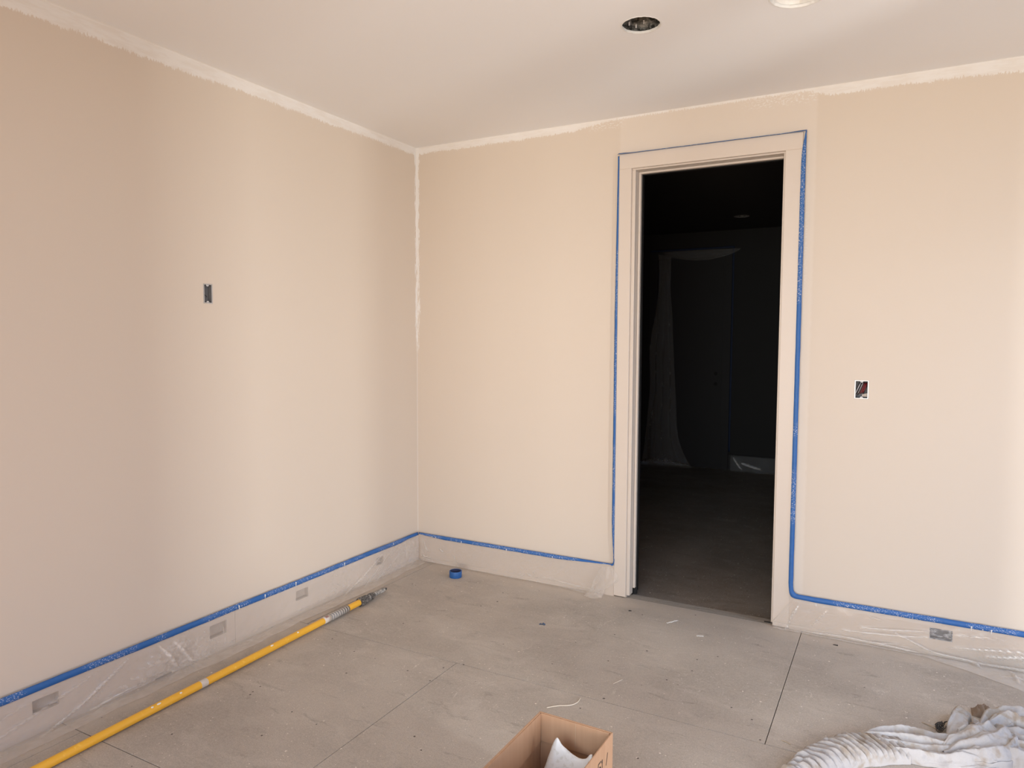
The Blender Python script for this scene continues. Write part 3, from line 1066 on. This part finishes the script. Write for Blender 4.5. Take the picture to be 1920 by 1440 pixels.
film('plastic_film', 'clear masking film hanging over the baseboard right of the doorway', mapB, rng(2.296, XR - 0.02, 0.0078),
     lambda u: 0.1625 if u > 2.385 else 0.035 + 0.1275 * (u - 2.296) / 0.089, 1.0,
     lambda u: 0.030 + 0.005 * nz(u * 8) + (0.24 * min(1, max(0, (u - 2.95) / 0.5)) ** 1.2), cr, 0.0018, nv=44)

# far room: sheet drawn off the closed door, its heap, and the film on the far baseboard
px2x = lambda p: 0.18 + (p - 1215) * 0.0064
py2z = lambda q: 2.52 - (q - 470) * 0.00637
Lp = [(1232, 474), (1236, 520), (1230, 580), (1219, 640), (1222, 700), (1216, 780), (1207, 862)]
Rp = [(1256, 478), (1256, 540), (1261, 610), (1266, 690), (1270, 760), (1278, 820), (1302, 868)]
bm = BM()


def cur(s, t):
    a, b = lerp_poly(Lp, s), lerp_poly(Rp, s)
    x = px2x(a[0] + (b[0] - a[0]) * t)
    z = py2z(a[1] + (b[1] - a[1]) * t)
    d = 0.05 + 0.03 * sin(t * 22 + s * 3 + 2 * nz(s * 3, 1)) * (0.4 + s) + 0.03 * nz(t * 8, s * 9)
    return (x, FY - 0.03 - d, max(0.0, z))


grid(bm, 60, 48, cur)
sh = link('plastic_sheet', bm, M['film_far'], None, True)
tag(sh, 'clear plastic sheet gathered down the left of the closed door in the dark room', 'plastic sheet')
bm = BM()


def swag(s, t):
    x = px2x(1240 + 138 * s)
    dp = 0.10 * sin(pi * s) ** 0.7 + 0.02
    z = 2.53 - t * dp - 0.004 * nz(s * 9, t * 4)
    return (x, FY - 0.028 - 0.02 * t - 0.01 * sin(t * 9 + s * 5), z)


grid(bm, 40, 10, swag)
link('swag', bm, M['film_far'], sh, True)
bm = BM()


def heap(s, t):
    x = px2x(1203 + 100 * s)
    y = FY - 0.03 - 0.16 * t * (1 - 0.4 * s)
    e = sin(pi * min(1, max(0, t))) * sin(pi * min(1, max(0, s))) ** 0.6
    return (x, y, -0.008 + e * (0.05 + 0.05 * abs(nz(s * 9, t * 5)) + 0.03 * abs(nz(s * 25, t * 15))) * (1.3 - 0.7 * s))


grid(bm, 50, 24, heap)
link('heap', bm, M['film_far'], sh, True)
mapF = lambda u, o, z: (u, FY - BT - o, z - 0.010)
film('plastic_film', 'clear masking film over the baseboard in the dark far room', mapF, rng(1.17, 2.2, 0.012),
     lambda u: 0.17, 1.0, lambda u: 0.10, [((1.30, 0.08), (1.50, 0.13), 0.012, 0.02), ((1.2, 0.02), (1.3, 0.16), 0.01, 0.012)], 0.004, 'film_far', nv=24, o0=0.01)

# ------------------------------------------------------------------ roll of tape
t = thing('tape_roll', 'small roll of blue tape on the floor near the back corner', 'tape roll', (0.424, -0.185, 0.0002))
bm = lathe(BM(), [(0.0345, 0.0), (0.0385, 0.0), (0.0392, 0.001), (0.0392, 0.0385), (0.0385, 0.0395), (0.0345, 0.0395)], 48, True)
link('tape_winding', bm, M['tape_clean'], t, True)
bm = lathe(BM(), [(0.0325, 0.0003), (0.0344, 0.0003), (0.0344, 0.0388), (0.0325, 0.0388)], 48, True)
link('core', bm, M['tape_core'], t, True)

# ------------------------------------------------------------------ extension pole
P0 = Vector((0.300, -3.30, 0.0172))
P1 = Vector((0.222, -0.620, 0.0262))
dirv = (P1 - P0).normalized()
TL = (P1 - P0).length
t = thing('extension_pole', 'long yellow extension pole with black locking collar on the floor beside the left wall', 'pole', P0)
t.rotation_euler = dirv.to_track_quat('Z', 'X').to_euler()


def y2s(y):
    return (y - P0.y) / dirv.y


def seg(name, prof, mat, parent=t, n=28, smooth=True, ribs=0):
    bm = BM()
    rings = []
    for s, r in prof:
        rings.append([bm.verts.new(((r - (0.0018 if ribs and k % 2 else 0)) * cos(2 * pi * k / n), (r - (0.0018 if ribs and k % 2 else 0)) * sin(2 * pi * k / n), s)) for k in range(n)])
    for a, b in zip(rings, rings[1:]):
        for k in range(n):
            q = (k + 1) % n
            bm.faces.new([a[k], a[q], b[q], b[k]])
    bm.faces.new(rings[0])
    bm.faces.new(rings[-1][::-1])
    return link(name, bm, M[mat], parent, smooth)


sA, sB, sC, sD, sE = y2s(-1.160), y2s(-1.110), y2s(-0.965), y2s(-0.870), y2s(-0.790)
tubeo = seg('outer_tube', [(0.0, 0.0155), (0.003, 0.0168), (sD, 0.0168), (sD + 0.01, 0.0165)], 'pole')
seg('label_sleeve', [(sA, 0.0169), (sA, 0.0173), (sB, 0.0173), (sB, 0.0169)], 'label', tubeo)
seg('print_band', [(sB, 0.0169), (sB, 0.0175), (sC, 0.0175), (sC, 0.0169)], 'label_grey', tubeo)
for k in range(8):
    s = sB + 0.012 + (sC - sB - 0.024) * k / 7
    seg('print_stripe', [(s - 0.0022, 0.0174), (s - 0.0018, 0.0177), (s + 0.0018, 0.0177), (s + 0.0022, 0.0174)], 'label', tubeo)
bm = BM()
N = 8
a0 = -0.2
vs = [[bm.verts.new((0.0176 * cos(a), 0.0176 * sin(a), s)) for a in [a0 + 0.9 * k / N for k in range(N + 1)]] for s in (sA + 0.012, sA + 0.034)]
for k in range(N):
    bm.faces.new([vs[0][k], vs[0][k + 1], vs[1][k + 1], vs[1][k]])
link('red_mark', bm, M['ink_red'], tubeo, True)
yy = y2s(-1.905)
seg('paint_smear', [(yy - 0.018, 0.0167), (yy - 0.014, 0.0171), (yy + 0.014, 0.0171), (yy + 0.018, 0.0167)], 'label', tubeo)
col = seg('locking_collar', [(sD, 0.017), (sD + 0.001, 0.0245), (sD + 0.018, 0.0255), (sD + 0.022, 0.0245), (sE - 0.014, 0.0220), (sE - 0.012, 0.0185), (sE, 0.0175)], 'grip', n=40, smooth=False, ribs=1)
seg('collar_ring', [(sE, 0.012), (sE, 0.0165), (sE + 0.012, 0.0165), (sE + 0.012, 0.012)], 'thread')
seg('second_collar', [(sE + 0.012, 0.013), (sE + 0.014, 0.0205), (sE + 0.03, 0.0205), (sE + 0.048, 0.0165), (sE + 0.050, 0.012)], 'grip', n=32, smooth=False, ribs=1)
prof = []
s = sE + 0.050
while s < TL - 0.028:
    prof += [(s, 0.0105), (s + 0.002, 0.0128), (s + 0.006, 0.0128), (s + 0.008, 0.0105)]
    s += 0.010
seg('threaded_tip', prof, 'thread', smooth=False)
seg('end_screw', [(TL - 0.030, 0.007), (TL - 0.028, 0.0095), (TL - 0.008, 0.009), (TL, 0.006)], 'grip')
random.seed(3)
for k, y in enumerate((-1.35, -1.52, -2.02, -2.12, -2.15)):
    s = y2s(y)
    a = [0.9, 0.5, 1.3, 0.6, 0.75][k]
    # splashes sit on the top of the tube (local frame rotated with it)
    bm = BM()
    bmesh.ops.create_icosphere(bm, subdivisions=2, radius=0.004)
    for v in bm.verts:
        v.co = Vector((v.co.x * 0.25, v.co.y * 1.0, v.co.z * (1.5 + k % 2)))
    q = link('paint_splash', bm, M['drip'], tubeo, True)
    # find local direction that points up/right in world
    R = t.rotation_euler.to_matrix()
    wd3 = (Vector((0.4 + 0.2 * a, 0, 1)).normalized())
    loc = R.inverted() @ wd3
    ang = math.atan2(loc.y, loc.x)
    q.location = (0.0166 * cos(ang), 0.0166 * sin(ang), s)
    q.rotation_euler = (0, 0, ang)

# ------------------------------------------------------------------ cardboard box
BW, BD, BHH = 0.250, 0.38, 0.30
ct = thing('cardboard_box', 'open brown cardboard box at the bottom edge of the view', 'box', (1.845, -1.872, 0.0005), math.radians(-1.0))
th = 0.0045


def panel(name, a, b, parent=ct, mat='card'):
    bm = BM()
    box(bm, a, b, 0.0008)
    return link(name, bm, M[mat], parent)


panel('base', (0, -BD, 0), (BW, 0, th))
panel('back_side', (th, -th, th), (BW - th, 0, BHH))
panel('front_side', (th, -BD, th), (BW - th, -BD + th, BHH))
panel('left_side', (0, -BD, th), (th, 0, BHH))
rs = panel('right_side', (BW - th, -BD, th), (BW, 0, BHH))
panel('back_flap', (th + 0.004, -th * 2 - 0.001, BHH - 0.092), (BW - th - 0.004, -th - 0.0005, BHH - 0.001))
bm = BM()
vsx = []
for (x, dz0, dz1) in ((th + 0.0005, 0, 0), (th * 2, 0, 0)):
    vsx.append([bm.verts.new((x, -0.010, BHH - 0.002)), bm.verts.new((x, -0.012, BHH - 0.094)), bm.verts.new((x + 0.004, -BD + 0.012, BHH - 0.120)), bm.verts.new((x, -BD + 0.01, BHH - 0.002))])
bm.faces.new(vsx[0])
bm.faces.new(vsx[1][::-1])
for k in range(4):
    bm.faces.new([vsx[0][k], vsx[0][(k + 1) % 4], vsx[1][(k + 1) % 4], vsx[1][k]])
link('left_flap', bm, M['card'], ct)
# creased score line down the back
bm = BM()
tube(bm, [(BW * 0.52, -th * 2 - 0.001, BHH - 0.003), (BW * 0.52, -th * 2 - 0.001, BHH - 0.09)], 0.0009, 6)
link('score_crease', bm, M['card_edge'], ct)


# printed strokes on the outer right face ("15/" seen at the frame edge)
def glyph(strokes, y0, z0, sz):
    bm = BM()
    for (a, b) in strokes:
        pa = Vector((BW + 0.0004, y0 + a[0] * sz, z0 + a[1] * sz))
        pb = Vector((BW + 0.0004, y0 + b[0] * sz, z0 + b[1] * sz))
        d = (pb - pa).normalized()
        nrm = Vector((0, -d.z, d.y)) * 0.0017
        q = [pa - nrm, pa + nrm, pb + nrm, pb - nrm]
        f1 = [bm.verts.new(v) for v in q]
        f2 = [bm.verts.new(v + Vector((0.0003, 0, 0))) for v in q]
        bm.faces.new(f1)
        bm.faces.new(f2)
        for k in range(4):
            bm.faces.new([f1[k], f1[(k + 1) % 4], f2[(k + 1) % 4], f2[k]])
    link('printed_mark', bm, M['ink'], rs)


G1 = [((0, 0), (0, 1)), ((0, 1), (-.15, .75))]
G5 = [((0.6, 1), (0, 1)), ((0, 1), (0, .55)), ((0, .55), (.45, .6)), ((.45, .6), (.6, .3)), ((.6, .3), (.4, 0)), ((.4, 0), (0, 0.05))]
GS = [((0, 0), (.35, 1))]
for i, g in enumerate((G5, G1, GS)):
    glyph(g, -0.115 + i * 0.030, BHH - 0.075, 0.034)

# white bag slumped inside, its torn mouth standing up in two points
ridge = [(1.868, 0.06), (1.889, 0.12), (1.903, 0.175), (1.924, 0.241), (1.944, 0.288), (1.964, 0.270), (1.992, 0.254), (2.018, 0.246), (2.040, 0.250), (2.056, 0.268), (2.066, 0.252), (2.074, 0.20)]
bm = BM()


def bag(s, t):
    x, z = lerp_poly(ridge, s)
    wob = 0.004 * nz(s * 9, t * 9) + 0.003 * nz(s * 22, t * 18)
    if t < 0.25:                                   # back face, dropping behind the mouth
        k = 1 - t / 0.25
        return (x, -1.958 + 0.012 * k * sin(s * 8) * 0.5 + 0.030 * k * (1 - abs(s - .5)), max(0.012, z - k * (z - 0.02)) + wob * 0.4)
    k = (t - 0.25) / 0.75                          # inside roll, then the full belly towards the camera
    y = -1.958 - 0.26 * k
    low = 0.135 + 0.02 * sin(s * 9)
    dip = z - (z - low) * min(1, k * 5.5)
    belly = 0.105 * sin(pi * min(1, max(0, (k - 0.10) / 0.8))) * sin(pi * min(1, max(0, s))) ** 0.5 * min(1, max(0, (s - 0.22) / 0.25))
    fold_ = 0.016 * sin(k * 20 + s * 6 + 2 * nz(s * 4, k * 4)) * min(1, k * 4)
    edge = min(1, min(s, 1 - s) * 8) if k > 0.05 else 1
    zz = (dip + belly + fold_) * (0.35 + 0.65 * edge) * (1 if k < 0.85 else max(0.08, (1 - k) / 0.15))
    return (x + wob, y, max(0.012, zz + wob))


grid(bm, 70, 90, bag)
bg = link('plastic_bag', bm, M['bag'], None, True)
tag(bg, 'white plastic bag standing up in a point inside the cardboard box', 'bag')
md = bg.modifiers.new('thick', 'SOLIDIFY')
md.thickness = 0.001

# ------------------------------------------------------------------ drop cloth
bm = BM()


def sweep(spine, width, height, ridge, n=120, m=34, z0=0.001, lift=None):
    """a humped cloth band over the floor following spine (x, y)"""
    def f(s, t):
        p = lerp_poly(spine, s)
        q = lerp_poly(spine, min(1, s + 0.01))
        q0 = lerp_poly(spine, max(0, s - 0.01))
        tx, ty = q[0] - q0[0], q[1] - q0[1]
        l = sqrt(tx * tx + ty * ty) or 1
        tx, ty = tx / l, ty / l
        wv = lerp_poly(width, s)[0]
        hv = lerp_poly(height, s)[0]
        a = (t - 0.5) * pi
        o = sin(a) * wv * (1 + 0.10 * nz(s * 9, t * 2, wv * 50))
        h = max(0, cos(a)) ** 0.55 * hv
        h = h * (1 + 0.18 * nz(s * 8, t * 3)) + ridge(s, t) * min(1, cos(a) * 2.5)
        zz = (lerp_poly(lift, s)[0] if lift else 0)
        return (p[0] - ty * o, p[1] + tx * o, max(z0, h + zz * min(1, cos(a) * 3)))
    grid(bm, n, m, f)


def fold(k, tw, a, seed, sharp=1.0):
    def f(s, t):
        wv = 0.9 * nz(s * 2.6, t * 1.6, seed) + 0.14 * nz(s * 9, t * 4, seed + 5)
        ph = s * k + t * tw + 1.6 * wv
        v = 1 - abs(((ph / pi) % 2) - 1)
        v = v ** sharp
        ph2 = s * k * 1.6 + t * tw * 2.3 + 2.0 * wv + 1.3
        v2 = 1 - abs(((ph2 / pi) % 2) - 1)
        return a * (v - 0.45) * (0.7 + 0.9 * abs(nz(s * 3.5, t * 3, seed + 3)) * 2) + a * 0.35 * (v2 - 0.5) + a * 0.10 * nz(s * 30, t * 12, seed)
    return f


# twisted rope-like tail
sweep([(2.545, -1.345), (2.60, -1.262), (2.665, -1.175), (2.735, -1.100), (2.810, -1.045), (2.885, -1.010)],
      [(0.030,), (0.052,), (0.066,), (0.072,), (0.068,), (0.060,)], [(0.030,), (0.048,), (0.058,), (0.058,), (0.050,), (0.040,)],
      fold(115, 13, 0.016, 1, 0.8), n=300, m=48)
# crumpled end lump
sweep([(2.520, -1.40), (2.548, -1.350), (2.575, -1.305)], [(0.018,), (0.036,), (0.020,)], [(0.02,), (0.046,), (0.03,)], fold(16, 6, 0.010, 2), n=50, m=24)
# long flat folds of the middle
sweep([(2.745, -1.020), (2.84, -0.955), (2.93, -0.925), (3.02, -0.900), (3.10, -0.860)],
      [(0.030,), (0.055,), (0.066,), (0.064,), (0.045,)], [(0.030,), (0.040,), (0.040,), (0.036,), (0.028,)], fold(3, 19, 0.019, 4, 1.1), n=150, m=60)
sweep([(2.80, -1.03), (2.89, -1.015), (2.98, -0.99), (3.07, -0.965), (3.17, -0.955)],
      [(0.030,), (0.046,), (0.056,), (0.060,), (0.030,)], [(0.036,), (0.042,), (0.036,), (0.040,), (0.03,)], fold(-4, 17, 0.019, 5, 1.1), n=150, m=56)
# fan of folds round the shoulder at the right
sweep([(3.015, -0.985), (3.075, -0.930), (3.135, -0.880), (3.175, -0.800), (3.165, -0.735)],
      [(0.035,), (0.080,), (0.095,), (0.080,), (0.045,)], [(0.025,), (0.060,), (0.080,), (0.085,), (0.060,)], fold(7, 28, 0.018, 6, 1.0), n=170, m=64)
sweep([(3.13, -0.835), (3.21, -0.86), (3.29, -0.87), (3.40, -0.86)], [(0.04,), (0.065,), (0.060,), (0.05,)], [(0.05,), (0.065,), (0.060,), (0.05,)], fold(-4, 16, 0.018, 7), n=120, m=48)
# sleeve standing up at the back, and the bundle beside it
sweep([(3.060, -0.855), (3.066, -0.770), (3.076, -0.690), (3.088, -0.632), (3.110, -0.612)], [(0.034,), (0.036,), (0.034,), (0.033,), (0.022,)], [(0.03,), (0.040,), (0.045,), (0.050,), (0.030,)], fold(6, 9, 0.010, 8), n=90, m=32)
sweep([(3.155, -0.745), (3.205, -0.665), (3.262, -0.640), (3.34, -0.655), (3.45, -0.70)], [(0.035,), (0.055,), (0.070,), (0.075,), (0.06,)], [(0.05,), (0.080,), (0.090,), (0.085,), (0.06,)], fold(4, 22, 0.019, 9, 1.0), n=150, m=60)
sweep([(3.12, -0.71), (3.20, -0.755), (3.28, -0.765), (3.38, -0.78)], [(0.03,), (0.050,), (0.060,), (0.05,)], [(0.04,), (0.055,), (0.065,), (0.05,)], fold(-3, 16, 0.018, 10), n=110, m=44)
dc = link('drop_cloth', bm, M['canvas'], None, True)
tag(dc, 'twisted paint-stained canvas drop cloth heaped on the floor at bottom right', 'drop cloth')

# brown rag showing behind the cloth
bm = BM()
grid(bm, 34, 26, lambda s, t: (3.130 + 0.085 * s, -0.570 + 0.072 * t - 0.02 * s, 0.001 + sin(pi * s) * sin(pi * t) ** 0.7 * (0.030 + 0.022 * abs(nz(s * 7, t * 5)) + 0.012 * abs(sin(s * 15 + t * 5)))))
rg = link('rag', bm, M['rag'], None, True)
tag(rg, 'small crumpled brown rag tucked behind the white drop cloth', 'rag')

# tangle of dark netting left of the cloth
bm = BM()
random.seed(11)
for k in range(16):
    c = Vector((3.012 + random.uniform(-0.006, 0.012), -0.745 + random.uniform(-0.030, 0.030), 0.014))
    r = random.uniform(0.008, 0.018)
    ax = Vector((random.uniform(-1, 1), random.uniform(-1, 1), random.uniform(-1, 1))).normalized()
    a = ax.orthogonal().normalized()
    b = ax.cross(a)
    pts = []
    for i in range(13):
        g = 2 * pi * i / 12 * 0.8
        p = c + (a * cos(g) + b * sin(g) * 0.7) * r
        p.z = max(0.002, p.z)
        pts.append(p)
    tube(bm, pts, 0.0013, 5)
nt = link('netting_tangle', bm, M['netting'], None, True)
tag(nt, 'small tangle of black netting against the drop cloth', 'debris')


# ------------------------------------------------------------------ litter on the floor
def strand(name, label, pts, r, mat, cat='debris'):
    bm = BM()
    k = 26
    pp = [lerp_poly(pts, i / k) for i in range(k + 1)]
    tube(bm, pp, r, 6, True, lambda i: r * (0.6 + 0.4 * sin(pi * (0.15 + 0.7 * i / k))))
    o = link(name, bm, M[mat], None, True)
    return tag(o, label, cat)


strand('string', 'pale curled string on the floor behind the cardboard box',
       [(1.616, -1.341, 0.0025), (1.650, -1.305, 0.0025), (1.690, -1.280, 0.003), (1.708, -1.245, 0.003), (1.706, -1.204, 0.0028)], 0.0022, 'string', 'string')
strand('straw', 'thin dry straw lying left of the black netting', [(2.951, -0.727, 0.002), (2.980, -0.742, 0.003), (3.012, -0.768, 0.002)], 0.0015, 'twig')
strand('straw', 'short pale straw left of the drop cloth', [(2.486, -1.127, 0.002), (2.503, -1.131, 0.0025), (2.521, -1.140, 0.002)], 0.0016, 'twig')
strand('straw', 'short white splinter on the floor between string and doorway', [(1.782, -1.020, 0.002), (1.795, -0.990, 0.003), (1.804, -0.964, 0.002)], 0.0016, 'string')


def scrap(name, label, x, y, sx, sy, mat, rot=0, seed=0, h=0.006):
    bm = BM()
    grid(bm, 8, 6, lambda s, t: ((s - .5) * sx * (1 + .3 * nz(t * 4, seed)), (t - .5) * sy * (1 + .5 * nz(s * 4, seed)), 0.001 + h * abs(nz(s * 3, t * 3, seed + .5)) * sin(pi * (0.1 + 0.8 * s))))
    o = link(name, bm, M[mat], None, True, (x, y, 0.0))
    o.rotation_euler = (0, 0, rot)
    md = o.modifiers.new('thick', 'SOLIDIFY')
    md.thickness = 0.0008
    return tag(o, label, 'debris')


scrap('tape_scrap', 'tiny grey-blue scrap in the middle of the floor', 1.229, -0.590, 0.030, 0.016, 'blue_scrap', 0.2, 1, 0.012)
scrap('paint_flake', 'crooked white peel of paint on the floor in front of the threshold', 1.818, -0.225, 0.075, 0.010, 'flake', 1.0, 2)
scrap('paint_flake', 'small white paint flake on the floor in front of the doorway, below the crooked peel', 1.990, -0.335, 0.035, 0.014, 'flake', 0.3, 3)
scrap('debris_chip', 'dark chip of debris near the foot of the left door casing', 1.571, -0.190, 0.016, 0.008, 'netting', 0.4, 4)
scrap('debris_chip', 'dark chip of debris near the film right of the floor joint', 2.60, -0.118, 0.022, 0.008, 'netting', -0.2, 5)
